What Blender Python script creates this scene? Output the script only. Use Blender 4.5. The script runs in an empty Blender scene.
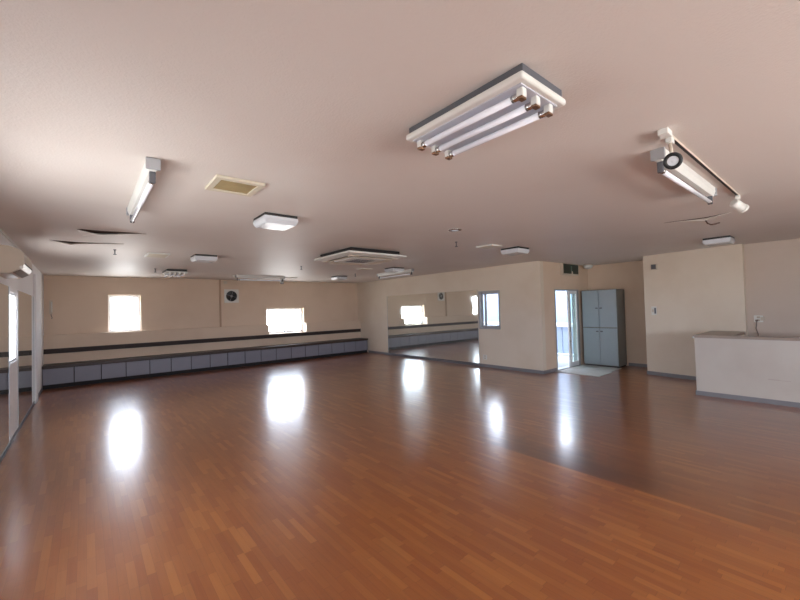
import bpy, bmesh, math, random
from mathutils import Vector, Matrix, Euler
random.seed(4)
PI = math.pi
scn = bpy.context.scene
C = scn.collection

# ------------------------------------------------------------------ sizes (metres)
H = 2.54            # ceiling height
XL = -0.72          # left wall
XR = 7.87           # right wall with the mirror
YB = 11.94          # back wall, upper part
YLOW = 11.76        # back wall, thicker lower part
YBENCH = 11.28      # bench front
YREAR = -3.2        # wall behind the camera
YDOOR = 4.50        # wall with the door
XALC = 10.24        # back of the alcove
XFAR = 9.15         # wall behind the counter

# ------------------------------------------------------------------ materials
def lin(c):
    return tuple(((v/255)/12.92 if v/255 <= 0.04045 else ((v/255+0.055)/1.055)**2.4) for v in c) + (1.0,)

def principled(name):
    m = bpy.data.materials.new(name); m.use_nodes = True
    nt = m.node_tree
    return m, nt, nt.nodes['Principled BSDF']

def plain(name, rgb, rough=0.5, metal=0.0, noise=0.06, scale=6.0, spec=0.5, bump=0.0, bscale=200.0):
    """A painted or plastic surface with a slight procedural mottling."""
    m, nt, b = principled(name)
    N = nt.nodes.new; L = nt.links.new
    tc = N('ShaderNodeTexCoord'); nz = N('ShaderNodeTexNoise'); nz.inputs['Scale'].default_value = scale
    nz.inputs['Detail'].default_value = 4
    L(tc.outputs['Object'], nz.inputs['Vector'])
    mx = N('ShaderNodeMix'); mx.data_type = 'RGBA'
    c = lin(rgb)
    mx.inputs[6].default_value = tuple(max(0, v*(1-noise)) for v in c[:3]) + (1,)
    mx.inputs[7].default_value = tuple(min(1, v*(1+noise)) for v in c[:3]) + (1,)
    L(nz.outputs['Fac'], mx.inputs[0]); L(mx.outputs[2], b.inputs['Base Color'])
    b.inputs['Roughness'].default_value = rough; b.inputs['Metallic'].default_value = metal
    b.inputs['Specular IOR Level'].default_value = spec
    if bump:
        n2 = N('ShaderNodeTexNoise'); n2.inputs['Scale'].default_value = bscale; n2.inputs['Detail'].default_value = 2
        L(tc.outputs['Object'], n2.inputs['Vector'])
        bp = N('ShaderNodeBump'); bp.inputs['Strength'].default_value = bump; bp.inputs['Distance'].default_value = 0.01
        L(n2.outputs['Fac'], bp.inputs['Height']); L(bp.outputs['Normal'], b.inputs['Normal'])
    return m

def wallpaper(name, rgb, stain, amount=0.35, bump=0.25, scale=0.9, rough=0.75, spec=0.25):
    """Old cream wallpaper: large soft stains, fine embossing."""
    m, nt, b = principled(name)
    N = nt.nodes.new; L = nt.links.new
    tc = N('ShaderNodeTexCoord')
    n1 = N('ShaderNodeTexNoise'); n1.inputs['Scale'].default_value = scale; n1.inputs['Detail'].default_value = 5
    n1.inputs['Roughness'].default_value = 0.55
    L(tc.outputs['Object'], n1.inputs['Vector'])
    r = N('ShaderNodeMapRange'); r.inputs[1].default_value = 0.45; r.inputs[2].default_value = 0.75
    r.inputs[4].default_value = amount
    L(n1.outputs['Fac'], r.inputs[0])
    mx = N('ShaderNodeMix'); mx.data_type = 'RGBA'
    mx.inputs[6].default_value = lin(rgb); mx.inputs[7].default_value = lin(stain)
    L(r.outputs[0], mx.inputs[0]); L(mx.outputs[2], b.inputs['Base Color'])
    n2 = N('ShaderNodeTexNoise'); n2.inputs['Scale'].default_value = 90; n2.inputs['Detail'].default_value = 3
    L(tc.outputs['Object'], n2.inputs['Vector'])
    bp = N('ShaderNodeBump'); bp.inputs['Strength'].default_value = bump; bp.inputs['Distance'].default_value = 0.006
    L(n2.outputs['Fac'], bp.inputs['Height']); L(bp.outputs['Normal'], b.inputs['Normal'])
    b.inputs['Roughness'].default_value = rough; b.inputs['Specular IOR Level'].default_value = spec
    return m

def wood_floor():
    """Strip parquet: strips run along Y, each block with its own tone; worn varnish."""
    m, nt, b = principled('parquet')
    N = nt.nodes.new; L = nt.links.new
    def math_(op, a, v=None, v2=None):
        n = N('ShaderNodeMath'); n.operation = op
        for i, s in enumerate((a, v, v2)):
            if s is None: continue
            if isinstance(s, (int, float)): n.inputs[i].default_value = s
            else: L(s, n.inputs[i])
        return n.outputs[0]
    tc = N('ShaderNodeTexCoord'); sp = N('ShaderNodeSeparateXYZ'); L(tc.outputs['Object'], sp.inputs[0])
    x, y = sp.outputs['X'], sp.outputs['Y']
    sx = math_('DIVIDE', x, 0.046); row = math_('FLOOR', sx); fx = math_('FRACT', sx)
    w1 = N('ShaderNodeTexWhiteNoise'); w1.noise_dimensions = '1D'; L(row, w1.inputs['W'])
    ln = math_('MULTIPLY_ADD', w1.outputs['Value'], 0.10, 0.30)
    sy = math_('ADD', math_('DIVIDE', y, ln), math_('MULTIPLY', w1.outputs['Value'], 17.3))
    col = math_('FLOOR', sy); fy = math_('FRACT', sy)
    cv = N('ShaderNodeCombineXYZ'); L(row, cv.inputs[0]); L(col, cv.inputs[1])
    w2 = N('ShaderNodeTexWhiteNoise'); w2.noise_dimensions = '2D'; L(cv.outputs[0], w2.inputs['Vector'])
    ramp = N('ShaderNodeValToRGB'); e = ramp.color_ramp.elements
    e[0].position = 0.0; e[0].color = lin((140, 76, 34)); e[1].position = 1.0; e[1].color = lin((164, 99, 46))
    k = e.new(0.45); k.color = lin((148, 84, 37)); k = e.new(0.8); k.color = lin((152, 88, 40))
    L(w2.outputs['Value'], ramp.inputs[0])
    # grain along the strip
    mp = N('ShaderNodeMapping'); mp.inputs['Scale'].default_value = (60, 3.5, 1); L(tc.outputs['Object'], mp.inputs[0])
    g = N('ShaderNodeTexNoise'); g.inputs['Scale'].default_value = 1.0; g.inputs['Detail'].default_value = 5; L(mp.outputs[0], g.inputs['Vector'])
    mg = N('ShaderNodeMix'); mg.data_type = 'RGBA'; mg.blend_type = 'MULTIPLY'
    gr = N('ShaderNodeMapRange'); gr.inputs[3].default_value = 0.82; gr.inputs[4].default_value = 1.12; L(g.outputs['Fac'], gr.inputs[0])
    mg.inputs[0].default_value = 1.0; L(ramp.outputs[0], mg.inputs[6]); L(gr.outputs[0], mg.inputs[7])
    # fine joints
    ex = math_('LESS_THAN', math_('MINIMUM', fx, math_('SUBTRACT', 1.0, fx)), 0.016)
    ey = math_('LESS_THAN', math_('MINIMUM', fy, math_('SUBTRACT', 1.0, fy)), 0.004)
    j = math_('MULTIPLY', math_('MAXIMUM', ex, ey), 0.35)
    mj = N('ShaderNodeMix'); mj.data_type = 'RGBA'; L(j, mj.inputs[0]); L(mg.outputs[2], mj.inputs[6]); mj.inputs[7].default_value = lin((70, 34, 18))
    # a dark streak along one strip joint and a broad darker section beyond it
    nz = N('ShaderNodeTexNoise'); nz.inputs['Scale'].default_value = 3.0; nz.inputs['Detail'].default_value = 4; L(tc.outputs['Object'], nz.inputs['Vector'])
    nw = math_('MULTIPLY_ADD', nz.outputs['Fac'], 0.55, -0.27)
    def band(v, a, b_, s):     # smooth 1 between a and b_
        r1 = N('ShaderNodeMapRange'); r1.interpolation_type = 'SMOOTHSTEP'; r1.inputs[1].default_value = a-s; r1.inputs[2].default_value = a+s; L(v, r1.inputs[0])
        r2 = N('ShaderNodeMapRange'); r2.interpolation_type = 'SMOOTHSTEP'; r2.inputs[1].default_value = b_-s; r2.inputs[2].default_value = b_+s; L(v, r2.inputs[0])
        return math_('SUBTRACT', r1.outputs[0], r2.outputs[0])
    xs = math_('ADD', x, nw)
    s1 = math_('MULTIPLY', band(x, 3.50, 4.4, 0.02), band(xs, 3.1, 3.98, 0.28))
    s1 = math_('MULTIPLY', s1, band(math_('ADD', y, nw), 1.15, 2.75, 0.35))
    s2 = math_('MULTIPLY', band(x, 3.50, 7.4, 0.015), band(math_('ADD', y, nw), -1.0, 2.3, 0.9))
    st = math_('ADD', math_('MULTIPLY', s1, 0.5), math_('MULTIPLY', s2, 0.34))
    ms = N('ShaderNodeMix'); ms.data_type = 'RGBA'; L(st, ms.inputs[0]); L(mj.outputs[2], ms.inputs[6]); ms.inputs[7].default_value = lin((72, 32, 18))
    L(ms.outputs[2], b.inputs['Base Color'])
    # worn gloss
    n3 = N('ShaderNodeTexNoise'); n3.inputs['Scale'].default_value = 1.6; n3.inputs['Detail'].default_value = 6; L(tc.outputs['Object'], n3.inputs['Vector'])
    rr = N('ShaderNodeMapRange'); rr.inputs[1].default_value = 0.3; rr.inputs[2].default_value = 0.7
    rr.inputs[3].default_value = 0.15; rr.inputs[4].default_value = 0.24; L(n3.outputs['Fac'], rr.inputs[0])
    L(rr.outputs[0], b.inputs['Coat Roughness']); b.inputs['Coat Weight'].default_value = 1.0; b.inputs['Coat IOR'].default_value = 1.55; b.inputs['Roughness'].default_value = 0.32
    n4 = N('ShaderNodeTexNoise'); n4.inputs['Scale'].default_value = 9; n4.inputs['Detail'].default_value = 3; L(tc.outputs['Object'], n4.inputs['Vector'])
    bp = N('ShaderNodeBump'); bp.inputs['Strength'].default_value = 0.06; bp.inputs['Distance'].default_value = 0.01
    L(n4.outputs['Fac'], bp.inputs['Height']); L(bp.outputs['Normal'], b.inputs['Normal']); L(bp.outputs['Normal'], b.inputs['Coat Normal'])
    b.inputs['Specular IOR Level'].default_value = 0.45
    return m

def glass(name, tint=(1, 1, 1), ior=1.45):
    """Thin window glass: clear, with a Fresnel reflection."""
    m = bpy.data.materials.new(name); m.use_nodes = True; nt = m.node_tree; nt.nodes.clear()
    N = nt.nodes.new; L = nt.links.new
    out = N('ShaderNodeOutputMaterial'); mix = N('ShaderNodeMixShader'); t = N('ShaderNodeBsdfTransparent'); g = N('ShaderNodeBsdfGlossy')
    f = N('ShaderNodeFresnel'); f.inputs[0].default_value = ior
    t.inputs[0].default_value = (*tint, 1); g.inputs['Roughness'].default_value = 0.02
    ge = N('ShaderNodeNewGeometry'); iv = N('ShaderNodeMath'); iv.operation = 'SUBTRACT'; iv.inputs[0].default_value = 1; L(ge.outputs['Backfacing'], iv.inputs[1])
    ml = N('ShaderNodeMath'); ml.operation = 'MULTIPLY'; L(f.outputs[0], ml.inputs[0]); L(iv.outputs[0], ml.inputs[1])
    L(ml.outputs[0], mix.inputs[0]); L(t.outputs[0], mix.inputs[1]); L(g.outputs[0], mix.inputs[2]); L(mix.outputs[0], out.inputs[0])
    return m

M = dict(
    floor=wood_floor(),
    ceiling=wallpaper('ceiling_paper', (216, 209, 203), (196, 180, 170), 0.35, 0.35, 0.6, 0.52, 0.4),
    wall=wallpaper('wall_paper', (216, 195, 174), (194, 168, 145), 0.4, 0.2),
    wall_pale=wallpaper('pale_wall_paper', (218, 206, 190), (196, 176, 152), 0.4, 0.2),
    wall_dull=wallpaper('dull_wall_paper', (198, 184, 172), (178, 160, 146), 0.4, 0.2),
    white_wall=wallpaper('white_panel', (230, 228, 228), (212, 206, 202), 0.3, 0.1),
    counter=wallpaper('counter_panel', (194, 187, 179), (176, 164, 154), 0.45, 0.15, 1.4),
    counter_top=plain('counter_laminate', (150, 134, 122), 0.35, noise=0.08, scale=9),
    scuff=plain('scuffed_paint', (176, 164, 156), 0.5, noise=0.1, scale=30),
    base_grey=plain('grey_vinyl', (126, 124, 128), 0.5),
    trim_shadow=plain('shadow_strip', (176, 148, 124), 0.6),
    rail=plain('dark_rail', (52, 40, 36), 0.7, noise=0.12, scale=3),
    benchtop=plain('dark_bench_top', (62, 48, 42), 0.5, noise=0.12, scale=3),
    door_grey=plain('grey_blue_door', (128, 128, 140), 0.45),
    gap=plain('dark_gap', (34, 30, 32), 0.8),
    locker=plain('locker_paint', (142, 152, 158), 0.35, noise=0.04),
    locker_side=plain('locker_side_paint', (112, 112, 108), 0.45, noise=0.05),
    white=plain('white_enamel', (218, 218, 213), 0.35),
    offwhite=plain('aged_plastic', (200, 188, 172), 0.45),
    tube=plain('frosted_tube', (236, 239, 248), 0.2),
    reflector=plain('reflector_enamel', (188, 191, 202), 0.3),
    diffuser=plain('milky_diffuser', (204, 208, 214), 0.2),
    blackish=plain('black_plastic', (22, 20, 22), 0.5),
    darkgrey=plain('dark_grey_enamel', (88, 90, 96), 0.45),
    chrome=plain('chrome', (200, 198, 196), 0.18, metal=1.0, noise=0.03),
    bronze=plain('bronze_socket', (120, 88, 66), 0.3, metal=0.6),
    alu=plain('aluminium', (170, 172, 176), 0.4, metal=0.5),
    alu_white=plain('white_aluminium', (224, 226, 228), 0.4),
    beige=plain('yellowed_grille', (172, 154, 112), 0.6, noise=0.12, scale=20),
    beige_frame=plain('yellowed_frame', (206, 198, 178), 0.5),
    aircon=plain('aged_aircon', (186, 172, 156), 0.4),
    green=plain('dark_green_panel', (20, 44, 38), 0.3),
    teal=plain('pale_green_mark', (86, 120, 112), 0.4),
    mat=plain('grey_mat', (176, 172, 168), 0.8, noise=0.1, scale=14, bump=0.3),
    paper_back=plain('torn_paper', (176, 150, 138), 0.8, noise=0.15),
    crack=plain('bare_board', (84, 60, 52), 0.9, noise=0.2),
    concrete=plain('balcony_concrete', (128, 130, 132), 0.9, noise=0.12, scale=4),
    pale_blue=plain('pale_blue_panel', (134, 148, 172), 0.7),
    facade=plain('pale_facade', (112, 126, 144), 0.8, noise=0.05, scale=2),
    exterior=plain('exterior_white', (200, 204, 208), 0.7),
    cord=plain('grey_cord', (120, 108, 100), 0.6),
    glass=glass('window_glass'),
    door_glass=glass('door_glass', (0.86, 0.95, 0.93)),
)
def mirror_mat():
    m, nt, b = principled('mirror_silver')
    N = nt.nodes.new; L = nt.links.new
    tc = N('ShaderNodeTexCoord'); nz = N('ShaderNodeTexNoise'); nz.inputs['Scale'].default_value = 2.5; nz.inputs['Detail'].default_value = 6
    L(tc.outputs['Object'], nz.inputs['Vector'])
    r = N('ShaderNodeMapRange'); r.inputs[1].default_value = 0.4; r.inputs[2].default_value = 0.8; r.inputs[3].default_value = 0.015; r.inputs[4].default_value = 0.09
    L(nz.outputs['Fac'], r.inputs[0]); L(r.outputs[0], b.inputs['Roughness'])
    b.inputs['Base Color'].default_value = (0.86, 0.90, 0.87, 1); b.inputs['Metallic'].default_value = 0.90
    return m
M['mirror'] = mirror_mat()

# ------------------------------------------------------------------ mesh helpers
class MB:
    """Collects shapes in one bmesh; build() links them as ONE object."""
    def __init__(s): s.bm = bmesh.new()
    def box(s, x0, x1, y0, y1, z0, z1, bev=0.0, rot=None, seg=2):
        mat = Matrix.Translation(((x0+x1)/2, (y0+y1)/2, (z0+z1)/2))
        if rot is not None: mat = mat @ rot
        mat = mat @ Matrix.Diagonal((abs(x1-x0), abs(y1-y0), abs(z1-z0), 1))
        r = bmesh.ops.create_cube(s.bm, size=1, matrix=mat)
        if bev:
            es = list({e for v in r['verts'] for e in v.link_edges})
            bmesh.ops.bevel(s.bm, geom=es, offset=bev, segments=seg, affect='EDGES', profile=0.5)
        return s
    def cyl(s, a, b, r, r2=None, seg=20, caps=True):
        a = Vector(a); b = Vector(b); d = b-a
        mat = Matrix.Translation((a+b)/2) @ d.to_track_quat('Z', 'Y').to_matrix().to_4x4()
        q = bmesh.ops.create_cone(s.bm, cap_ends=caps, segments=seg, radius1=r, radius2=r if r2 is None else r2, depth=d.length, matrix=mat)
        for f in {f for v in q['verts'] for f in v.link_faces}:
            if len(f.verts) == 4: f.smooth = True
        return s
    def lathe(s, prof, centre, axis=(0, 0, 1), seg=28):
        """prof: (radius, height) pairs, spun about the axis through centre."""
        q = Vector(axis).to_track_quat('Z', 'Y'); c = Vector(centre); rings = []
        for r, h in prof:
            rings.append([s.bm.verts.new(c + q @ Vector((r*math.cos(2*PI*i/seg), r*math.sin(2*PI*i/seg), h))) for i in range(seg)])
        for A, B in zip(rings, rings[1:]):
            for i in range(seg):
                f = s.bm.faces.new((A[i], A[(i+1) % seg], B[(i+1) % seg], B[i])); f.smooth = True
        for R_, flip in ((rings[0], True), (rings[-1], False)):
            if R_[0].co != R_[1].co:
                s.bm.faces.new(R_[::-1] if flip else R_)
        return s
    def prism(s, pts, z0, z1):
        """A footprint polygon extruded from z0 to z1."""
        lo = [s.bm.verts.new((x, y, z0)) for x, y in pts]; hi = [s.bm.verts.new((x, y, z1)) for x, y in pts]
        n = len(pts)
        for i in range(n): s.bm.faces.new((lo[i], lo[(i+1) % n], hi[(i+1) % n], hi[i]))
        s.bm.faces.new(lo[::-1]); s.bm.faces.new(hi)
        return s
    def extrude(s, prof, fn, a, b):
        """A closed 2-D profile mapped by fn(u, v, t) and swept from t=a to t=b."""
        A = [s.bm.verts.new(fn(u, v, a)) for u, v in prof]; B = [s.bm.verts.new(fn(u, v, b)) for u, v in prof]
        n = len(prof)
        for i in range(n): s.bm.faces.new((A[i], A[(i+1) % n], B[(i+1) % n], B[i]))
        s.bm.faces.new(A[::-1]); s.bm.faces.new(B)
        return s
    def tube(s, pts, r, seg=8):
        pts = [Vector(p) for p in pts]; rings = []
        for i, p in enumerate(pts):
            d = (pts[min(i+1, len(pts)-1)] - pts[max(i-1, 0)]).normalized(); q = d.to_track_quat('Z', 'Y')
            rings.append([s.bm.verts.new(p + q @ Vector((r*math.cos(2*PI*k/seg), r*math.sin(2*PI*k/seg), 0))) for k in range(seg)])
        for A, B in zip(rings, rings[1:]):
            best = min(range(seg), key=lambda o: (A[0].co-B[o].co).length)
            for k in range(seg):
                f = s.bm.faces.new((A[k], A[(k+1) % seg], B[(k+1+best) % seg], B[(k+best) % seg])); f.smooth = True
        s.bm.faces.new(rings[0][::-1]); s.bm.faces.new(rings[-1])
        return s
    def slab(s, axis, p0, p1, u0, u1, z0, z1, holes=()):
        """A wall between p0 and p1 on `axis` ('x' or 'y'), running u0..u1, z0..z1, with rectangular holes (ua, ub, za, zb)."""
        us = sorted({u0, u1, *[v for h in holes for v in h[:2]]}); zs = sorted({z0, z1, *[v for h in holes for v in h[2:]]})
        us = [u for u in us if u0 <= u <= u1]; zs = [z for z in zs if z0 <= z <= z1]
        V = {}
        def v(p, u, z):
            k = (p, u, z)
            if k not in V: V[k] = s.bm.verts.new((p, u, z) if axis == 'x' else (u, p, z))
            return V[k]
        def solid(i, j):
            if not (0 <= i < len(us)-1 and 0 <= j < len(zs)-1): return False
            uc = (us[i]+us[i+1])/2; zc = (zs[j]+zs[j+1])/2
            return not any(a < uc < b and c < zc < d for a, b, c, d in holes)
        for i in range(len(us)-1):
            for j in range(len(zs)-1):
                if not solid(i, j): continue
                a, b, c, d = us[i], us[i+1], zs[j], zs[j+1]
                for p in (p0, p1): s.bm.faces.new((v(p, a, c), v(p, b, c), v(p, b, d), v(p, a, d)))
                if not solid(i-1, j): s.bm.faces.new((v(p0, a, c), v(p1, a, c), v(p1, a, d), v(p0, a, d)))
                if not solid(i+1, j): s.bm.faces.new((v(p0, b, c), v(p1, b, c), v(p1, b, d), v(p0, b, d)))
                if not solid(i, j-1): s.bm.faces.new((v(p0, a, c), v(p1, a, c), v(p1, b, c), v(p0, b, c)))
                if not solid(i, j+1): s.bm.faces.new((v(p0, a, d), v(p1, a, d), v(p1, b, d), v(p0, b, d)))
        return s
    def build(s, name, mat, parent=None, fix=True, autosmooth=True):
        if fix: bmesh.ops.recalc_face_normals(s.bm, faces=s.bm.faces)
        me = bpy.data.meshes.new(name); s.bm.to_mesh(me); s.bm.free()
        me.materials.append(M[mat] if isinstance(mat, str) else mat)
        o = bpy.data.objects.new(name, me); C.objects.link(o)
        if parent is not None: o.parent = parent
        return o

def tag(o, label=None, cat=None, group=None, kind=None):
    if label: o['label'] = label
    if cat: o['category'] = cat
    if group: o['group'] = group
    if kind: o['kind'] = kind
    return o
def thing(name, label, cat, loc=(0, 0, 0), rz=0.0, group=None):
    o = bpy.data.objects.new(name, None); C.objects.link(o); o.empty_display_size = 0.1
    o.location = loc; o.rotation_euler = (0, 0, rz)
    return tag(o, label, cat, group)
def structure(o, label, cat='wall'):
    return tag(o, label, cat, kind='structure')
def copy_tree(o, parent=None, offset=None):
    c = o.copy(); C.objects.link(c)
    if parent is not None: c.parent = parent
    for ch in list(o.children): copy_tree(ch, c)
    return c
def place(root, loc, rz, label):
    c = copy_tree(root); c.location = loc; c.rotation_euler = (0, 0, rz); c['label'] = label
    return c

# ------------------------------------------------------------------ room shell
T = 0.14
FOOT = [(XL-T, YREAR-T), (XFAR+0.15, YREAR-T), (XFAR+0.15, 1.25), (XALC+0.2, 1.25), (XALC+0.2, YDOOR+0.13), (XR+0.13, YDOOR+0.13), (XR+0.13, YB+0.2), (XL-T, YB+0.2)]
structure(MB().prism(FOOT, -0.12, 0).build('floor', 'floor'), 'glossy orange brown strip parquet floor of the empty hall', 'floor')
structure(MB().prism(FOOT, H, H+0.12).build('ceiling', 'ceiling'), 'low pinkish white papered ceiling over the whole hall', 'ceiling')

# openings: (u0, u1, z0, z1)
W1 = (0.45, 1.13, 1.15, 2.09)      # back wall, square window
W2 = (4.43, 5.70, 0.86, 1.67)      # back wall, wide window
W3 = (5.60, 6.25, 0.97, 1.94)      # right wall
W4 = (6.68, 7.44, 0.97, 1.91)      # left wall, between the mirrors
W5 = (2.40, 3.80, 1.00, 1.90)      # left wall, beside the camera (outside the frame)
W6 = (-2.80, -1.90, 0.95, 2.00)     # left wall, behind the camera (outside the frame)
W7 = (0.60, 5.00, 0.80, 2.05)      # rear wall, outside the frame, added as fill light
D1 = (8.46, 9.66, 0.0, 1.91)       # door opening

structure(MB().slab('x', XL-T, XL, YREAR, YB+0.2, 0, H, [W4, W5, W6]).build('wall_left', 'white_wall'), 'pale side wall carrying mirrors and the wall air conditioner')
wb = MB().slab('y', YB, YB+0.2, XL, XR+0.14, 0, H, [W1, W2])
wb.slab('y', YLOW, YB, XL, XR+0.001, 0, 1.155, [W2])
structure(wb.build('wall_back', 'wall'), 'cream end wall with two small bright windows above the long bench')
structure(MB().slab('x', XR, XR+0.13, YDOOR, YB+0.2, 0, H, [W3]).build('wall_right', 'wall_pale'), 'cream wall carrying the large two panel mirror')
structure(MB().slab('y', YDOOR, YDOOR+0.13, XR+0.13, XALC+0.14, 0, H, [D1]).build('wall_door', 'wall'), 'short tan wall around the open balcony door')
structure(MB().box(XALC, XALC+0.14, 2.9, YDOOR, 0, H).build('wall_alcove', 'wall'), 'tan alcove wall behind the grey locker')
structure(MB().prism([(9.28, 2.9), (10.45, 2.9), (10.45, 1.25), (9.0, 1.25)], 0, H).build('wall_side', 'wall_pale'), 'cream wall bay between the alcove and the counter')
structure(MB().box(XFAR, XFAR+0.15, YREAR-T, 1.25, 0, H).build('wall_far', 'wall_dull'), 'plain dull wall behind the counter')
structure(MB().slab('y', YREAR-T, YREAR, XL-T, XFAR, 0, H, [W7]).build('wall_rear', 'wall_pale'), 'wall behind the viewpoint with one window added for fill light')

# baseboards
structure(MB().box(XR-0.012, XR, YDOOR-0.012, YBENCH, 0, 0.075).box(XR, D1[0]-0.03, YDOOR-0.012, YDOOR, 0, 0.075).build('baseboard_right', 'base_grey'), 'grey vinyl skirting under the large mirror', 'baseboard')
structure(MB().box(XALC-0.012, XALC, 2.9, 3.6, 0, 0.075).build('baseboard_alcove', 'base_grey'), 'grey vinyl skirting in the alcove beside the locker', 'baseboard')
d = Vector((9.0-9.28, 1.25-2.9, 0)).normalized(); n = Vector((-d.y, d.x, 0)) * -1
n = Vector((-abs(d.y), abs(d.x), 0))
bb = MB().prism([(9.28, 2.91), (9.0, 1.25), (9.0+n.x*0.012, 1.25), (9.28+n.x*0.012, 2.91)], 0, 0.075)
structure(bb.build('baseboard_side', 'base_grey'), 'grey vinyl skirting along the cream wall bay', 'baseboard')
structure(MB().box(XL, XL+0.012, 5.0, YBENCH, 0, 0.05).build('baseboard_left', 'base_grey'), 'thin grey strip along the foot of the mirrored wall', 'baseboard')

# dark rail along the back wall, upright strip darkened to stand for a shadow line
structure(MB().box(XL, XR-0.02, YLOW-0.03, YLOW, 0.735, 0.845, 0.004).build('trim_1', 'rail'), 'dark brown rail running the length of the end wall', 'rail')
structure(MB().box(3.04, 3.085, YB-0.035, YB, 1.155, H).build('trim_2', 'trim_shadow'), 'narrow upright strip darkened like a shadow line on the end wall beside the fan', 'trim')
structure(MB().box(XL, XL+0.035, 9.6, 9.95, 0, 2.36, 0.004).build('trim_3', 'white_wall'), 'white upright panel at the end of the mirrors', 'trim')
structure(MB().box(XL, XL+0.02, 3.0, 8.2, H-0.02, H).build('trim_4', 'white'), 'thin white bead where the mirrored wall meets the ceiling', 'trim')

# ------------------------------------------------------------------ windows and door
def window(name, axis, pos, inward, op, label, sashes=2, fw=0.035, mat='alu_white', dp=0.045):
    """Aluminium window in an opening: outer frame, sashes with panes. pos = plane of the glass, inward = +-1 towards the room."""
    u0, u1, z0, z1 = op
    def B(mb, ua, ub, za, zb, pa, pb):
        if axis == 'x': mb.box(min(pa, pb), max(pa, pb), ua, ub, za, zb, 0.003)
        else: mb.box(ua, ub, min(pa, pb), max(pa, pb), za, zb, 0.003)
    f = MB(); a, b = pos-dp, pos+dp
    B(f, u0, u1, z0, z0+fw, a, b); B(f, u0, u1, z1-fw, z1, a, b)
    B(f, u0, u0+fw, z0+fw, z1-fw, a, b); B(f, u1-fw, u1, z0+fw, z1-fw, a, b)
    root = structure(f.build(name, mat), label, 'window')
    iu0, iu1, iz0, iz1 = u0+fw, u1-fw, z0+fw, z1-fw
    w = (iu1-iu0)/sashes
    for k in range(sashes):
        sa = iu0 + k*w - (0.015 if k else 0); sb = iu0 + (k+1)*w + (0.015 if k < sashes-1 else 0)
        p = pos + inward*(0.012 if k % 2 else -0.022)*(dp/0.045)
        q_ = 0.012*dp/0.045
        sf = MB(); t = 0.03
        B(sf, sa, sb, iz0, iz0+t, p-q_, p+q_); B(sf, sa, sb, iz1-t, iz1, p-q_, p+q_)
        B(sf, sa, sa+t, iz0+t, iz1-t, p-q_, p+q_); B(sf, sb-t, sb, iz0+t, iz1-t, p-q_, p+q_)
        so = sf.build('sash', mat, root)
        g = MB(); B(g, sa+t-0.004, sb-t+0.004, iz0+t-0.004, iz1-t+0.004, p-0.003, p+0.003); g.build('pane', 'glass', so)
    return root
window('window_1', 'y', YB+0.15, -1, W1, 'small nearly square glaring window high in the end wall', 1)
window('window_2', 'y', YB+0.15, -1, W2, 'wide glaring two sash window above the bench', 2)
window('window_4', 'x', XL-0.008, 1, W4, 'narrow glaring window between the two mirrors', 1, 0.02, dp=0.012)
window('window_5', 'x', XL-0.10, 1, W5, 'window in the mirrored wall beside the viewpoint', 2)
window('window_6', 'x', XL-0.10, 1, W6, 'window in the mirrored wall behind the viewpoint', 2)
window('fill_window', 'y', YREAR-0.10, 1, W7, 'unseen window added behind the viewpoint for fill light', 2)
# right wall window: one sash slid in front of the other
w3 = MB()
for a in ((W3[0], W3[1], W3[2], W3[2]+0.04), (W3[0], W3[1], W3[3]-0.04, W3[3]), (W3[0], W3[0]+0.035, W3[2]+0.04, W3[3]-0.04), (W3[1]-0.05, W3[1], W3[2]+0.04, W3[3]-0.04)):
    w3.box(XR-0.012, XR+0.12, *a, 0.003)
w3 = structure(w3.build('window_3', 'alu'), 'small grey framed window just past the large mirror', 'window')
for k, (ya, yb_, xx, ml, mr) in enumerate(((5.635, 6.09, XR+0.035, 0.03, 0.06), (6.06, 6.21, XR+0.075, 0.06, 0.04))):
    sf = MB()
    sf.box(xx-0.013, xx+0.013, ya, yb_, 1.01, 1.055, 0.003).box(xx-0.013, xx+0.013, ya, yb_, 1.855, 1.90, 0.003)
    sf.box(xx-0.013, xx+0.013, ya, ya+ml, 1.055, 1.855, 0.003).box(xx-0.013, xx+0.013, yb_-mr, yb_, 1.055, 1.855, 0.003)
    so = sf.build('sash', 'alu', w3)
    MB().box(xx-0.003, xx+0.003, ya+ml-0.004, yb_-mr+0.004, 1.05, 1.86).build('pane', 'glass', so)
# balcony door: aluminium frame, one sliding leaf pushed to the locker side
df = MB()
df.box(D1[0], D1[0]+0.035, YDOOR-0.01, YDOOR+0.13, 0, D1[3]).box(D1[1]-0.10, D1[1], YDOOR-0.01, YDOOR+0.13, 0, D1[3], 0.003)
df.box(D1[0]+0.035, D1[1]-0.10, YDOOR-0.01, YDOOR+0.13, D1[3]-0.03, D1[3]).box(D1[0]+0.035, D1[1]-0.10, YDOOR, YDOOR+0.13, 0, 0.015)
door = structure(df.build('door_1', 'alu'), 'grey aluminium frame of the open balcony door', 'door')
lf = MB(); la, lb = 9.11, 9.58; ly = YDOOR+0.012
lf.box(la, la+0.12, ly-0.018, ly+0.018, 0.015, 1.875, 0.003).box(lb-0.05, lb, ly-0.018, ly+0.018, 0.015, 1.875, 0.003)
lf.box(la+0.12, lb-0.05, ly-0.018, ly+0.018, 0.015, 0.13, 0.003).box(la+0.12, lb-0.05, ly-0.018, ly+0.018, 1.80, 1.875, 0.003)
leaf = lf.build('door_leaf', 'alu_white', door)
MB().box(la+0.116, lb-0.046, ly-0.003, ly+0.003, 0.126, 1.804).build('pane', 'door_glass', leaf)
MB().box(la+0.03, la+0.055, ly-0.034, ly-0.016, 0.86, 0.98, 0.004).build('door_handle', 'alu', leaf)
MB().box(la+0.03, la+0.055, ly-0.034, ly-0.016, 0.62, 0.66, 0.004).build('latch', 'alu', leaf)

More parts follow.
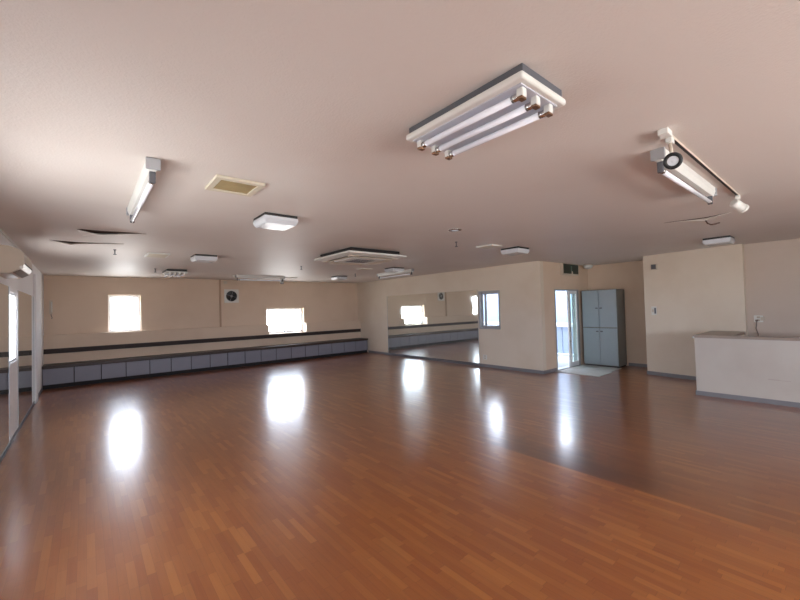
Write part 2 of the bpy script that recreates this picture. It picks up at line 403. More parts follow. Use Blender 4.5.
# balcony outside the door
structure(MB().box(8.0, 11.6, YDOOR+0.13, 13.0, -0.16, -0.05).build('balcony_floor', 'concrete'), 'pale concrete balcony floor beyond the open door', 'balcony')
pp = MB().box(11.50, 11.56, YDOOR+0.13, 13.0, -0.05, 0.84)
yy = YDOOR+0.2
while yy < 9.0:
    pp.box(11.47, 11.50, yy, yy+0.17, 0.0, 0.84, 0.006); yy += 0.2
par = structure(pp.build('balcony_parapet', 'pale_blue'), 'pale blue ribbed balcony parapet beyond the open door', 'parapet')
MB().box(11.44, 11.62, YDOOR+0.13, 13.0, 0.84, 0.96, 0.01).build('coping', 'exterior', par)
MB().box(11.25, 11.47, YDOOR+0.13, 13.0, -0.05, 0.02).build('kerb', 'exterior', par)

# the house wall across the narrow gap, and an unseen eave added to cut sky light
structure(MB().box(12.3, 12.5, 2.0, 16.0, -0.16, H+0.12).build('neighbour_wall', 'facade'), 'pale blue house wall close across the balcony gap', 'house')
structure(MB().box(XR+0.14, 10.4, YDOOR+0.15, 16.0, H, H+0.12).build('sky_block_eave', 'facade'), 'unseen eave added above the balcony to block sky light', 'eave')

# ------------------------------------------------------------------ mirrors
def wall_mirror(x, sign, y0, y1, z0, z1, label, trims=()):
    root = thing('wall_mirror', label, 'mirror', (x, (y0+y1)/2, z0))
    w = (y1-y0)/2; h = z1-z0
    MB().box(min(0, sign*0.006), max(0, sign*0.006), -w+0.002, w-0.002, 0, h).build('mirror_glass', 'mirror', root)
    e = MB().box(min(0, sign*0.012), max(0, sign*0.012), -w, w, -0.02, 0.0)
    for t in trims:
        e.box(min(0, sign*0.009), max(0, sign*0.009), t*w-0.004, t*w+0.004, 0, h)
    e.build('edge_strip', 'alu', root)
    return root
wall_mirror(XR, -1, 8.20, 10.12, 0.055, 1.98, 'tall wall mirror panel nearer the bench, reflecting the wide window', (1,))
wall_mirror(XR, -1, 6.29, 8.20, 0.055, 1.98, 'tall wall mirror panel next to the small grey framed window', (-1,))
wall_mirror(XL, 1, 7.47, 9.58, 0.03, 1.95, 'mirror panel between the narrow window and the white end panel', (-1, 1))
wall_mirror(XL, 1, 4.4, 6.64, 0.03, 1.95, 'mirror panel under the wall air conditioner, cut by the picture edge', (1,))

# ------------------------------------------------------------------ bench along the back wall
bt = MB().box(XL+0.002, XR-0.03, YBENCH-0.02, YLOW-0.002, 0.445, 0.51, 0.006)
bt = tag(bt.build('long_bench', 'benchtop'), 'long dark brown bench top resting on the row of grey cabinets', 'bench')
edges = [XL+0.004, -0.19, 0.29, 0.76, 1.24, 1.70, 2.16, 2.62, 3.07, 3.54, 4.00, 4.46, 4.94, 5.41, 5.88, 6.37, 6.85, 7.32, XR-0.04]
ordw = ['first', 'second', 'third', 'fourth', 'fifth', 'sixth', 'seventh', 'eighth', 'ninth', 'tenth']
def cabinet(x0, x1, label, proto=None):
    root = thing('bench_cabinet', label, 'cabinet', ((x0+x1)/2, YBENCH, 0), 0, 'grey cabinets under the long bench')
    w = (x1-x0)/2
    b = MB().box(-w, w, 0.022, YLOW-YBENCH-0.01, 0.09, 0.443)
    b.build('body', 'gap', root)
    MB().box(-w, w, 0.05, YLOW-YBENCH-0.02, 0, 0.09).build('plinth', 'gap', root)
    MB().box(-w+0.008, w-0.008, 0, 0.02, 0.095, 0.436, 0.002).build('door', 'door_grey', root)
    return root
nC = len(edges)-1
for i in range(nC):
    if i < 9: lab = 'grey bench cabinet, %s from the white end panel' % ordw[i]
    else: lab = 'grey bench cabinet, %s from the large mirror wall' % ordw[nC-1-i]
    cabinet(edges[i], edges[i+1], lab)

# ------------------------------------------------------------------ counter
ct = thing('reception_counter', 'low white panelled counter with brown laminate top, dull wall behind', 'counter', (7.75, 0, 0))
yE = 1.72; yN = -2.2
MB().box(0, 0.11, yN, yE, 0.06, 0.94).build('front_panel', 'counter', ct)
MB().box(0.11, 1.29, yE-0.10, yE, 0.06, 0.94).build('end_panel', 'counter', ct)
MB().prism([(-0.015, yN), (0.16, yN), (0.16, 1.24), (0.33, 1.265), (1.245, 1.265), (1.30, yE+0.015), (-0.015, yE+0.015)], 0.94, 0.98).build('countertop', 'counter_top', ct)
MB().box(-0.012, 0, yN, yE+0.012, 0, 0.07).box(0, 1.27, yE, yE+0.012, 0, 0.07).build('kick_strip', 'base_grey', ct)
MB().box(0.02, 0.11, yN, yE-0.01, 0, 0.06).box(0.11, 1.29, yE-0.09, yE-0.01, 0, 0.06).build('plinth', 'gap', ct)
MB().cyl((-0.014, yE+0.005, 0.945), (-0.03, yE+0.02, 0.945), 0.014).build('corner_cap', 'white', ct)
MB().box(-0.0012, 0.0, 0.62, 0.86, 0.352, 0.360).box(-0.0012, 0.0, 0.74, 0.86, 0.360, 0.366).build('scuff_mark', 'scuff', ct)

# ------------------------------------------------------------------ locker
lk = thing('storage_locker', 'tall grey steel locker with two upper and two lower doors', 'locker', (9.70, 3.62, 0))
w = 0.82; dp = 0.50; hh = 1.88
MB().box(0.02, dp, 0, w, 0.03, hh, 0.004).build('body', 'locker_side', lk)
MB().box(0.04, dp-0.02, 0.02, w-0.02, 0, 0.03).build('plinth', 'gap', lk)
for (za, zb, zh) in ((0.05, 0.935, 0.86), (0.965, hh-0.01, 1.43)):
    for (ya, yb_, yh) in ((0.008, w/2-0.004, w/2-0.05), (w/2+0.004, w-0.008, w/2+0.05)):
        dd = MB().box(0, 0.02, ya, yb_, za, zb, 0.003).build('door', 'locker', lk)
        MB().box(-0.022, 0.0, yh-0.028, yh+0.028, zh-0.014, zh+0.014, 0.006).build('handle', 'darkgrey', dd)

# mats before the door and the locker
tag(MB().box(9.02, 9.68, 3.55, 4.46, 0.0, 0.012, 0.004).build('floor_mat', 'mat'), 'pale grey mat strip directly against the locker', 'mat', 'mats at the balcony door')
tag(MB().box(8.30, 8.99, 3.50, 4.46, 0.0, 0.012, 0.004).build('floor_mat', 'mat'), 'pale grey mat strip reaching out onto the parquet by the door', 'mat', 'mats at the balcony door')

# ------------------------------------------------------------------ ceiling fixtures
# three tube fluorescent
tl = thing('fluorescent_light', 'large three tube fluorescent fitting with white rim nearest the viewpoint', 'ceiling light', (1.54, 1.185, H))
MB().box(-0.163, 0.163, -0.352, 0.352, -0.042, 0, 0.003).build('base', 'darkgrey', tl)
MB().box(-0.182, 0.182, -0.362, 0.362, -0.070, -0.038, 0.011, seg=3).build('rim', 'white', tl)
MB().box(-0.150, 0.150, -0.335, 0.335, -0.074, -0.066, 0.003).build('reflector', 'reflector', tl)
for x in (-0.112, -0.002, 0.108):
    MB().cyl((x, -0.285, -0.100), (x, 0.29, -0.100), 0.0155, seg=24).build('tube', 'tube', tl)
    for s in (-1, 1):
        ho = MB().box(x-0.017, x+0.017, s*0.312-0.016, s*0.312+0.016, -0.112, -0.070, 0.006).build('socket', 'white', tl)
        MB().cyl((x, s*0.297, -0.100), (x, s*0.268, -0.100), 0.0165).build('tube_cap', 'chrome', ho)
        MB().box(x-0.019, x+0.019, s*0.312-0.013, s*0.312+0.013, -0.121, -0.108, 0.004).build('socket_clip', 'bronze', ho)

def batten(loc, rz, length, label, dark=False):
    """Single tube batten: runs along local Y."""
    r = thing('batten_light', label, 'ceiling light', loc, rz, 'single tube batten lights')
    L2 = length/2
    prof = [(-0.034, 0), (0.034, 0), (0.034, -0.035), (0.018, -0.075), (-0.018, -0.075), (-0.034, -0.035)]
    MB().extrude(prof, lambda u, v, t: (u, t, v), -L2, L2).build('body', 'white', r)
    for s in (-1, 1):
        e = MB().box(-0.040, 0.040, s*L2-0.012, s*L2+0.012, -0.072, 0, 0.005).build('end_cap', 'alu', r)
        k = MB().box(-0.018, 0.018, s*(L2-0.045)-0.013, s*(L2-0.045)+0.013, -0.146, -0.072, 0.006).build('socket', 'darkgrey', r)
        MB().cyl((0, s*(L2-0.058), -0.128), (0, s*(L2-0.09), -0.128), 0.0175).build('tube_cap', 'chrome', k)
    MB().cyl((0, -(L2-0.06), -0.128), (0, L2-0.06, -0.128), 0.016, seg=20).build('tube', 'tube', r)
    return r
b0 = batten((0.338, 3.51, H), 0, 1.42, 'single tube batten light near the mirrored wall, beside the peeling ceiling')
b1 = batten((3.575, 0.785, H), PI/2, 1.42, 'single tube batten light beside the short spot track above the counter side')
b2 = batten((6.32, 7.78, H), 0, 1.45, 'single tube batten light over the large mirror, past a square light')
b3 = batten((3.66, 10.22, H), PI/2, 1.30, 'single tube batten light running along the end wall by the fan')

# square box lights
def square_light(loc, label):
    r = thing('square_ceiling_light', label, 'ceiling light', loc, 0, 'square box ceiling lights')
    MB().box(-0.17, 0.17, -0.17, 0.17, -0.028, 0, 0.003).build('base', 'blackish', r)
    m = MB()
    lo = 0.155; hi = 0.175
    prof = [(hi, -0.022), (hi, -0.06), (lo, -0.098)]
    rings = []
    for h_, z_ in prof:
        rings.append([m.bm.verts.new((x*h_, y*h_, z_)) for x, y in ((-1, -1), (1, -1), (1, 1), (-1, 1))])
    for A, B in zip(rings, rings[1:]):
        for i in range(4): m.bm.faces.new((A[i], A[(i+1) % 4], B[(i+1) % 4], B[i]))
    m.bm.faces.new(rings[0][::-1]); m.bm.faces.new(rings[-1])
    bmesh.ops.bevel(m.bm, geom=m.bm.edges[:], offset=0.006, segments=2, affect='EDGES')
    m.build('diffuser', 'diffuser', r)
    return r
s0 = square_light((1.545, 3.86, H), 'square white box light next to the yellowed grille')
s1 = place(s0, (1.57, 7.08, H), 0, 'square white box light in the far row, before the four tube fitting')
s2 = place(s0, (5.70, 9.58, H), 0, 'square white box light farthest away, beyond the ceiling cassette')
s3 = place(s0, (5.78, 7.12, H), 0, 'square white box light just before the batten over the mirror')
s4 = place(s0, (5.74, 3.74, H), 0, 'square white box light hung before the corner by the balcony door')
s5 = place(s0, (7.80, 1.36, H), 0, 'square white box light above the counter end')

# four tube fitting
ft = thing('fluorescent_light', 'small open four tube fluorescent fitting close to the end wall', 'ceiling light', (1.56, 9.78, H))
MB().box(-0.19, 0.19, -0.33, 0.33, -0.05, 0, 0.004).build('base', 'blackish', ft)
MB().box(-0.20, 0.20, -0.34, 0.34, -0.07, -0.045, 0.006).build('rim', 'white', ft)
for k in range(4):
    x = -0.14 + k*0.0933
    MB().cyl((x, -0.29, -0.105), (x, 0.29, -0.105), 0.018, seg=18).build('tube', 'tube', ft)
    for s in (-1, 1): MB().box(x-0.016, x+0.016, s*0.305-0.013, s*0.305+0.013, -0.125, -0.068, 0.004).build('socket', 'white', ft)

# grille and hatches
gv = thing('ceiling_grille', 'square yellowed ventilation grille flush in the ceiling', 'vent', (0.90, 3.04, H))
g = MB()
for a in ((-0.175, 0.175, -0.175, -0.13), (-0.175, 0.175, 0.13, 0.175), (-0.175, -0.13, -0.13, 0.13), (0.13, 0.175, -0.13, 0.13)):
    g.box(*a, -0.022, 0, 0.004)
g.build('frame', 'beige_frame', gv)
g = MB()
for k in range(13): g.box(-0.13, 0.13, -0.126+k*0.0195, -0.126+k*0.0195+0.013, -0.014, -0.004)
g.box(-0.13, 0.13, -0.13, 0.13, -0.004, 0)
g.build('slats', 'beige', gv)
def hatch(loc, sx, sy, label, tilt=0.0):
    r = thing('ceiling_hatch', label, 'hatch', loc, 0, 'flat ceiling hatches')
    MB().box(-sx/2, sx/2, -sy/2, sy/2, -0.018, 0, 0.004).build('frame', 'white', r)
    MB().box(-sx/2+0.03, sx/2-0.03, -sy/2+0.03, sy/2-0.03, -0.022, -0.016, 0.002).build('panel', 'beige_frame', r)
    return r
hatch((0.92, 7.28, H), 0.32, 0.46, 'flat pale hatch panel beyond the peeling ceiling patch')
hatch((5.12, 3.82, H), 0.28, 0.32, 'thin flat hatch beside the square light by the door corner')
hatch((5.22, 7.58, H), 0.28, 0.28, 'thin flat hatch behind the ceiling cassette')

# four way ceiling cassette
ca = thing('ceiling_air_conditioner', 'large square four way air conditioner cassette in the ceiling', 'air conditioner', (3.72, 5.54, H))
MB().box(-0.50, 0.50, -0.50, 0.50, -0.10, 0, 0.003).build('body', 'gap', ca)  # body coloured near black for the shadow gap above the panel
m = MB()
def ring(m, ro, ri, zt, zo, zi):
    q = ((-1, -1), (1, -1), (1, 1), (-1, 1))
    A = [m.bm.verts.new((x*ro, y*ro, zt)) for x, y in q]; B = [m.bm.verts.new((x*ro, y*ro, zo)) for x, y in q]
    Cc = [m.bm.verts.new((x*ri, y*ri, zi)) for x, y in q]; D = [m.bm.verts.new((x*ri, y*ri, zt)) for x, y in q]
    for P, Q in ((A, B), (B, Cc), (Cc, D), (D, A)):
        for i in range(4): m.bm.faces.new((P[i], P[(i+1) % 4], Q[(i+1) % 4], Q[i]))
ring(m, 0.585, 0.455, -0.070, -0.095, -0.122)
m.build('panel', 'white', ca)
for k in range(4):
    fl = MB().box(-0.34, 0.34, -0.045, 0.045, -0.006, 0.006, 0.003).build('louvre', 'offwhite', ca)
    fl.location = (0.415*math.cos(k*PI/2), 0.415*math.sin(k*PI/2), -0.126); fl.rotation_euler = Euler((0.42, 0, k*PI/2+PI/2))
g = MB().box(-0.33, 0.33, -0.33, 0.33, -0.138, -0.09, 0.008)
go = g.build('intake_grille', 'white', ca)
g = MB()
for k in range(9): g.box(-0.20, 0.20, -0.19+k*0.045, -0.19+k*0.045+0.014, -0.141, -0.137)
g.build('slots', 'darkgrey', go)
for (x, y) in ((0.41, 0.41), (-0.41, 0.41), (0.41, -0.41), (-0.41, -0.41)):
    MB().box(x-0.06, x+0.06, y-0.06, y+0.06, -0.134, -0.09, 0.004).build('corner_plate', 'offwhite', ca)

# spot tracks and their heads
def track(loc, length, label):
    r = thing('spot_track', label, 'light track', loc, 0, 'lighting tracks')
    MB().box(0, length, -0.010, 0.010, -0.014, 0, 0.002).build('rail', 'offwhite', r)
    MB().box(0.03, length-0.005, -0.008, 0.008, -0.017, -0.013).build('slot', 'blackish', r)
    MB().box(-0.055, 0.03, -0.026, 0.026, -0.034, 0, 0.004).build('feed_box', 'white', r)
    return r
track((2.60, 0.67, H), 2.22, 'lighting track with two white spotlights above the counter side')
track((3.02, 10.38, H), 1.75, 'lighting track along the end wall holding one small spotlight')
def spot(top, head, aim, label, r=0.055, ln=0.12, ring_='blackish'):
    root = thing('track_spotlight', label, 'spotlight', top, 0, 'track spotlights')
    t = Vector(top); hd = Vector(head)-t; a = Vector(aim).normalized()
    MB().box(-0.03, 0.03, -0.016, 0.016, -0.035, 0, 0.004).build('adapter', 'white', root)
    MB().cyl((0, 0, -0.035), (hd.x*0.6, hd.y*0.6, hd.z+r*0.6), 0.009, seg=12).build('stem', 'offwhite', root)
    hb = MB().lathe([(r*0.60, -ln*0.60), (r*0.90, -ln*0.56), (r*0.95, -ln*0.50), (r*0.95, ln*0.36)], hd, a).build('housing', 'white', root)
    MB().lathe([(r*0.60, ln*0.26), (r*0.60, ln*0.42), (r, ln*0.42), (r*1.04, ln*0.34), (r*1.0, ln*0.22)], hd, a).build('front_ring', ring_, hb, fix=False)
    MB().lathe([(r*0.60, ln*0.38), (r*0.42, ln*0.34), (r*0.22, ln*0.38), (0.0005, ln*0.40)], hd, a).build('lamp', 'diffuser', hb)
    return root
spot((2.68, 0.67, H-0.017), (2.675, 0.66, 2.38), (-2.6, -0.72, -0.9), 'white spotlight with black ringed lamp facing the room, at the track feed', 0.046, 0.12)
spot((4.72, 0.67, H-0.017), (4.72, 0.66, 2.42), (0.5, -0.30, -0.30), 'white spotlight turned away at the far end of the short track', 0.043, 0.13, 'white')
spot((4.30, 10.38, H-0.017), (4.30, 10.36, 2.40), (0.1, 0.5, -0.7), 'small spotlight on the track along the end wall', 0.05, 0.12, 'darkgrey')

# downlight, sprinklers, hooks
dl = thing('recessed_downlight', 'round recessed downlight with chrome ring near the middle of the ceiling', 'ceiling light', (3.66, 3.25, H))
MB().lathe([(0.052, -0.002), (0.058, -0.010), (0.082, -0.007), (0.085, 0.0)], (0, 0, 0)).build('ring', 'chrome', dl)
MB().lathe([(0.053, -0.004), (0.04, -0.014), (0.0005, -0.022)], (0, 0, 0)).build('lamp', 'diffuser', dl)
def sprinkler(loc, label, drop=0.07):
    r = thing('sprinkler_head', label, 'sprinkler', loc, 0, 'ceiling sprinkler heads')
    MB().lathe([(0.020, 0), (0.020, -0.006), (0.012, -0.012)], (0, 0, 0), seg=16).build('flange', 'darkgrey', r)
    MB().cyl((0, 0, -0.01), (0, 0, -drop), 0.008, seg=10).build('stem', 'darkgrey', r)
    MB().lathe([(0.022, -drop), (0.024, -drop-0.006), (0.004, -drop-0.010)], (0, 0, 0), seg=16).build('deflector', 'darkgrey', r)
    return r
k0 = sprinkler((4.34, 3.84, H), 'thin sprinkler head hanging alone just beyond the downlight')
for loc, lab in (((0.35, 7.0, H), 'dark sprinkler head below the peeling ceiling patch'),
                 ((1.16, 9.5, H), 'dark sprinkler head beside the four tube fitting'),
                 ((3.66, 7.75, H), 'dark sprinkler head between the end wall batten and the cassette'),
                 ((5.72, 8.75, H), 'dark sprinkler head between the hatch and the farthest square light')):
    place(k0, loc, 0.3, lab)

# peeling ceiling: torn paper curling down over bare board
def peel(name, pts, label, drop):
    """pts: outline on the ceiling as (x, y, hang 0..1); a thin curled flap of paper."""
    root = thing(name, label, 'peeling paper', (0, 0, H))
    m = MB()
    n = len(pts)
    top = []; low = []
    for i, (xa, ya, xb, yb_, hang) in enumerate(pts):
        row = []
        for k in range(5):
            t = k/4
            row.append(m.bm.verts.new((xb+(xa-xb)*t, yb_+(ya-yb_)*t, -0.003-drop*hang*t*t)))
        top.append(row)
    for A, B in zip(top, top[1:]):
        for k in range(4):
            f = m.bm.faces.new((A[k], A[k+1], B[k+1], B[k])); f.smooth = True
    o = m.build('torn_flap', 'ceiling', root)
    sd = o.modifiers.new('thickness', 'SOLIDIFY'); sd.thickness = 0.003; sd.offset = 0
    m = MB()
    A = [m.bm.verts.new((p[0], p[1], -0.0015)) for p in pts]; B = [m.bm.verts.new((p[2], p[3], -0.0015)) for p in pts]
    for i in range(n-1): m.bm.faces.new((A[i], A[i+1], B[i+1], B[i]))
    o = m.build('bare_patch', 'crack', root)
    sd = o.modifiers.new('thickness', 'SOLIDIFY'); sd.thickness = 0.002; sd.offset = 0
    return root
peel('peeling_paper', [(-0.06, 5.58, -0.055, 5.62, 0.0), (-0.02, 5.53, -0.01, 5.98, 0.35), (0.06, 5.53, 0.07, 5.84, 0.7), (0.15, 5.54, 0.16, 5.74, 1.0), (0.27, 5.51, 0.28, 5.66, 0.8), (0.42, 5.48, 0.43, 5.58, 0.35), (0.58, 5.47, 0.585, 5.49, 0.0)],
     'torn ceiling paper hanging in a flap beyond the nearest batten light', 0.045)
peel('peeling_paper', [(-0.34, 6.50, -0.335, 6.53, 0.0), (-0.24, 6.51, -0.235, 6.60, 0.4), (-0.13, 6.52, -0.125, 6.66, 1.0), (-0.05, 6.53, -0.045, 6.62, 0.5), (0.16, 6.46, 0.16, 6.50, 0.2), (0.42, 6.38, 0.42, 6.40, 0.0)],
     'narrow split in the ceiling paper close to the mirrored wall', 0.04)
peel('peeling_paper', [(5.60, 1.50, 5.62, 1.50, 0.0), (5.645, 1.33, 5.67, 1.33, 0.3), (5.68, 1.20, 5.72, 1.20, 0.6), (5.69, 1.11, 5.74, 1.11, 1.0), (5.665, 1.00, 5.69, 1.00, 0.3), (5.62, 0.86, 5.63, 0.86, 0.0)],
     'split ceiling paper beyond the two track spotlights', 0.035)
lo = thing('loose_wire', 'short dark wire loop dangling from the split ceiling paper', 'wire', (5.74, 1.12, H))
MB().tube([(0, 0, 0), (0.0, -0.005, -0.03), (0.02, -0.02, -0.065), (0.05, -0.045, -0.082), (0.09, -0.08, -0.075), (0.14, -0.11, -0.06)], 0.008).build('wire', 'crack', lo)

# ------------------------------------------------------------------ wall fittings
# wall air conditioner
ac = thing('wall_air_conditioner', 'aged wall air conditioner mounted high above the first mirror', 'air conditioner', (XL, 5.66, 2.0))
prof = [(0, 0.03), (0.0, 0.33), (0.10, 0.325), (0.19, 0.29), (0.225, 0.25), (0.228, 0.13), (0.20, 0.085), (0.12, 0.035)]
MB().extrude(prof, lambda u, v, t: (u, t, v), 0.0, 0.80).build('body', 'aircon', ac)
MB().box(0.135, 0.205, 0.05, 0.75, 0.055, 0.065, 0.002, rot=Matrix.Rotation(-0.55, 4, 'Y')).build('louvre', 'cord', ac)
MB().box(0.226, 0.231, 0.02, 0.78, 0.135, 0.145).build('seam', 'gap', ac)
MB().cyl((0.207, -0.002, 0.10), (0.207, 0.01, 0.10), 0.016).build('end_cap', 'white', ac)
# ventilation fan
vf = thing('ventilation_fan', 'round black bladed exhaust fan in a square frame on the end wall', 'fan', (3.38, YB, 2.06))
m = MB()
R0 = 0.158; seg = 32; sq = []
A = []; B = []; A2 = []; B2 = []
for i in range(seg):
    a = 2*PI*i/seg; c, s = math.cos(a), math.sin(a); k = 0.20/max(abs(c), abs(s))
    A.append(m.bm.verts.new((c*k, -0.035, s*k))); B.append(m.bm.verts.new((c*R0, -0.035, s*R0)))
    A2.append(m.bm.verts.new((c*k, 0, s*k))); B2.append(m.bm.verts.new((c*R0, 0, s*R0)))
for i in range(seg):
    j = (i+1) % seg
    for P, Q in ((A, B), (B, B2), (A2, A), (B2, A2)): m.bm.faces.new((P[i], P[j], Q[j], Q[i]))
m.build('frame', 'white', vf)
MB().cyl((0, -0.004, 0), (0, -0.001, 0), R0+0.004, seg=32).build('shaft_opening', 'blackish', vf)
for k in range(5):
    m = MB(); a0 = k*2*PI/5
    rows = []
    for j in range(5):
        r = 0.035 + j*0.028; wd = 0.30+0.10*j
        rows.append([m.bm.verts.new((r*math.cos(a0+t*wd), -0.020+0.012*t, r*math.sin(a0+t*wd))) for t in (-0.8, -0.3, 0.3, 0.8)])
    for P, Q in zip(rows, rows[1:]):
        for i in range(3): m.bm.faces.new((P[i], P[i+1], Q[i+1], Q[i]))
    o = m.build('blade', 'blackish', vf); sd = o.modifiers.new('thickness', 'SOLIDIFY'); sd.thickness = 0.004
MB().lathe([(0.034, 0.006), (0.034, 0.024), (0.02, 0.034), (0.0005, 0.036)], (0, 0, 0), (0, -1, 0)).build('hub', 'alu', vf)
g = MB()
for a in (0.3, 0.3+PI/2): g.box(-R0, R0, -0.034, -0.030, -0.003, 0.003, rot=Matrix.Rotation(a, 4, 'Y'))
g.build('guard', 'alu', vf)
jb = tag(MB().box(3.17, 3.26, YB-0.05, YB, 2.42, 2.50, 0.006).build('junction_box', 'offwhite'), 'small pale junction box under the ceiling above the exhaust fan', 'box')
# intercom near the mirrored corner
ic = thing('wall_thermometer', 'slim white wall thermometer beside the white end panel', 'thermometer', (-0.60, YB, 1.62))
MB().box(-0.03, 0.03, -0.022, 0, 0.02, 0.34, 0.006).build('plate', 'offwhite', ic)
MB().cyl((0.012, -0.026, 0.06), (0.012, -0.026, 0.30), 0.012, seg=12).build('gauge', 'white', ic)
MB().tube([(0.0, -0.01, 0.02), (0.005, -0.014, -0.02), (0.02, -0.012, -0.06), (0.012, -0.01, -0.09)], 0.006).build('cord', 'darkgrey', ic)
# exit sign over the door
ex = thing('exit_sign', 'long unlit dark green exit sign above the balcony door', 'sign', (9.18, YDOOR, 2.402))
MB().box(-0.41, 0.41, -0.07, 0, -0.145, 0.135, 0.006).build('housing', 'offwhite', ex)
MB().box(-0.375, 0.375, -0.076, -0.068, -0.112, 0.118, 0.002).build('sign_panel', 'green', ex)
g = MB().box(-0.02, 0.045, -0.0775, -0.0755, -0.05, 0.08)
g.lathe([(0.022, -0.0775), (0.022, -0.0755)], (0.012, 0, 0), (0, 1, 0), seg=14)
g.build('pictogram', 'teal', ex)
MB().box(0.015, 0.075, -0.0785, -0.0755, -0.112, -0.05).build('pale_mark', 'offwhite', ex)
# smoke alarm
sa = thing('smoke_alarm', 'round white alarm dome under the ceiling above the locker', 'alarm', (9.78, 4.28, H))
MB().lathe([(0.10, 0), (0.12, -0.012), (0.12, -0.03)], (0, 0, 0)).build('base', 'offwhite', sa)
MB().lathe([(0.115, -0.03), (0.11, -0.06), (0.08, -0.10), (0.03, -0.118), (0.0005, -0.12)], (0, 0, 0)).build('dome', 'white', sa)
# boxes on the wall bay
def onwall(y): return 9.28 - 0.28*(2.9-y)/1.65
rzA = -math.atan2(0.28, 1.65)
bx = thing('sensor_box', 'small dark square sensor box high on the cream wall bay', 'sensor', (onwall(2.70), 2.70, 2.29), rzA)
MB().box(-0.03, 0, -0.075, 0.045, -0.07, 0.06, 0.004).build('body', 'offwhite', bx)
MB().box(-0.034, -0.028, -0.062, 0.030, -0.055, 0.045, 0.002).build('face', 'darkgrey', bx)
sw = thing('light_switch', 'white wall switch at hand height on the cream wall bay', 'switch', (onwall(2.72), 2.72, 1.36), rzA)
MB().box(-0.010, 0, -0.05, 0.05, -0.09, 0.09, 0.004).build('plate', 'white', sw)
MB().box(-0.016, -0.008, -0.04, -0.010, -0.06, 0.06, 0.002).build('rocker', 'darkgrey', sw)
MB().box(-0.016, -0.008, 0.005, 0.035, -0.03, 0.03, 0.002).build('rocker', 'offwhite', sw)
def outlet(loc, rz, label, cord=False):
    r = thing('wall_outlet', label, 'outlet', loc, rz, 'wall outlets')
    MB().box(-0.009, 0, -0.06, 0.06, -0.06, 0.06, 0.004).build('plate', 'white', r)
    for z in (-0.028, 0.028):
        k = MB().box(-0.012, -0.007, -0.022, 0.022, z-0.018, z+0.018, 0.003).build('socket', 'offwhite', r)
        MB().box(-0.0135, -0.011, -0.010, -0.006, z-0.008, z+0.008).box(-0.0135, -0.011, 0.006, 0.010, z-0.008, z+0.008).build('slots', 'gap', k)
    return r
outlet((XR, 6.10, 0.25), 0, 'white wall outlet low beneath the small grey framed window')
ob = outlet((XFAR, 1.10, 1.20), 0, 'white wall outlet with dangling cord above the counter')
pl = thing('plugged_cord', 'grey cord plugged into the outlet and hanging behind the counter', 'cord', (XFAR-0.012, 1.12, 1.17))
MB().box(-0.035, 0, -0.018, 0.018, -0.016, 0.016, 0.005).build('plug', 'cord', pl)
MB().tube([(-0.03, 0, -0.01), (-0.045, 0.002, -0.06), (-0.03, 0.012, -0.14), (-0.022, -0.01, -0.24), (-0.02, 0.0, -0.36), (-0.02, 0.0, -0.55)], 0.008).build('cord', 'cord', pl)
MB().box(-0.028, 0, -0.10, -0.05, 0.0, 0.06, 0.004).build('adapter_block', 'offwhite', pl)

# ------------------------------------------------------------------ daylight
world = bpy.data.worlds.new('overcast_sky'); scn.world = world; world.use_nodes = True
bg = world.node_tree.nodes['Background']
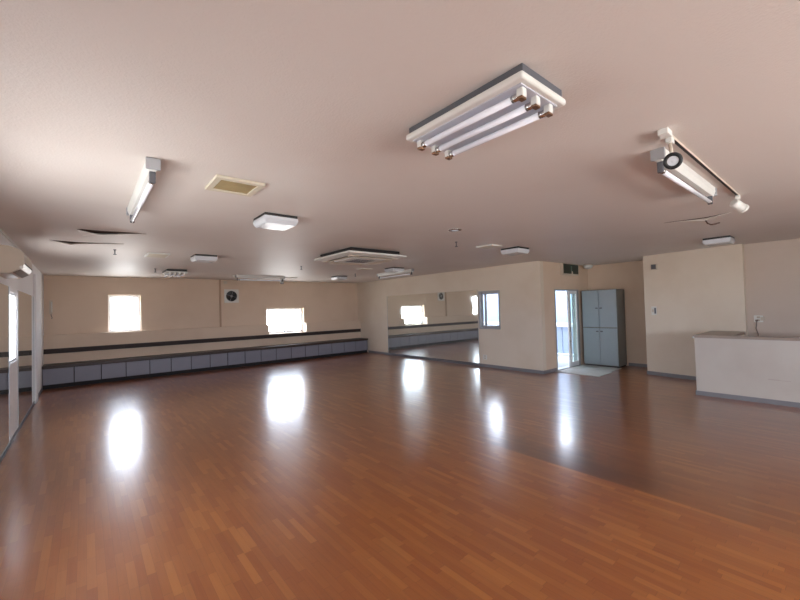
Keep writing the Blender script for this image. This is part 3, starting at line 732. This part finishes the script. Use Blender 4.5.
# bright hazy sky above, sunlit pale ground below the horizon
wn = world.node_tree.nodes; wl = world.node_tree.links
wt = wn.new('ShaderNodeTexCoord'); ws = wn.new('ShaderNodeSeparateXYZ'); wl.new(wt.outputs['Generated'], ws.inputs[0])
wr = wn.new('ShaderNodeMapRange'); wr.inputs[1].default_value = -0.06; wr.inputs[2].default_value = 0.03; wl.new(ws.outputs['Z'], wr.inputs[0])
wm = wn.new('ShaderNodeMix'); wm.data_type = 'RGBA'; wm.clamp_result = False
wm.inputs[6].default_value = (0.90, 0.90, 0.89, 1); wm.inputs[7].default_value = (0.78, 0.89, 1.05, 1)
wl.new(wr.outputs[0], wm.inputs[0]); wl.new(wm.outputs[2], bg.inputs[0]); bg.inputs[1].default_value = 11.0
def portal(name, loc, direction, sx, sy):
    l = bpy.data.lights.new(name, 'AREA'); l.shape = 'RECTANGLE'; l.size = sx; l.size_y = sy; l.cycles.is_portal = True
    o = bpy.data.objects.new(name, l); C.objects.link(o); o.location = loc
    o.rotation_euler = Vector(direction).to_track_quat('-Z', 'Y').to_euler()
for nme, op, ax, pos, dr in (('w1', W1, 'y', YB+0.21, -1), ('w2', W2, 'y', YB+0.21, -1), ('w3', W3, 'x', XR+0.14, -1), ('w4', W4, 'x', XL-0.15, 1), ('w5', W5, 'x', XL-0.15, 1),
                             ('w6', W6, 'x', XL-0.15, 1), ('w7', W7, 'y', YREAR-0.15, 1), ('d1', D1, 'y', YDOOR+0.14, -1)):
    u = (op[0]+op[1])/2; z = (op[2]+op[3])/2
    loc = (pos, u, z) if ax == 'x' else (u, pos, z); dv = (dr, 0, 0) if ax == 'x' else (0, dr, 0)
    portal('daylight_portal', loc, dv, op[1]-op[0], op[3]-op[2])

# ------------------------------------------------------------------ camera (from the photograph's vanishing points)
cam = bpy.data.cameras.new('camera'); co = bpy.data.objects.new('camera', cam); C.objects.link(co)
cam.sensor_width = 36; cam.sensor_fit = 'HORIZONTAL'; cam.lens = 36*378.7/800; cam.clip_start = 0.05
Rv = Vector((0.7683517, -0.63946259, -0.02689347)); Uv = Vector((0.00615261, -0.03463761, 0.999381)); Fv = Vector((0.63999829, 0.76804155, 0.0226795))
m4 = Matrix((( Rv.x, Uv.x, -Fv.x, 0), (Rv.y, Uv.y, -Fv.y, 0), (Rv.z, Uv.z, -Fv.z, 1.55), (0, 0, 0, 1)))
co.matrix_world = m4
scn.camera = co

vs = scn.view_settings
vs.view_transform = 'Standard'; vs.look = 'None'; vs.exposure = 0.74; vs.gamma = 1.0; vs.use_curve_mapping = False
scn.cycles.max_bounces = 10; scn.cycles.diffuse_bounces = 6; scn.cycles.glossy_bounces = 6; scn.cycles.transparent_max_bounces = 12
scn.cycles.use_denoising = True; scn.cycles.sample_clamp_indirect = 8.0
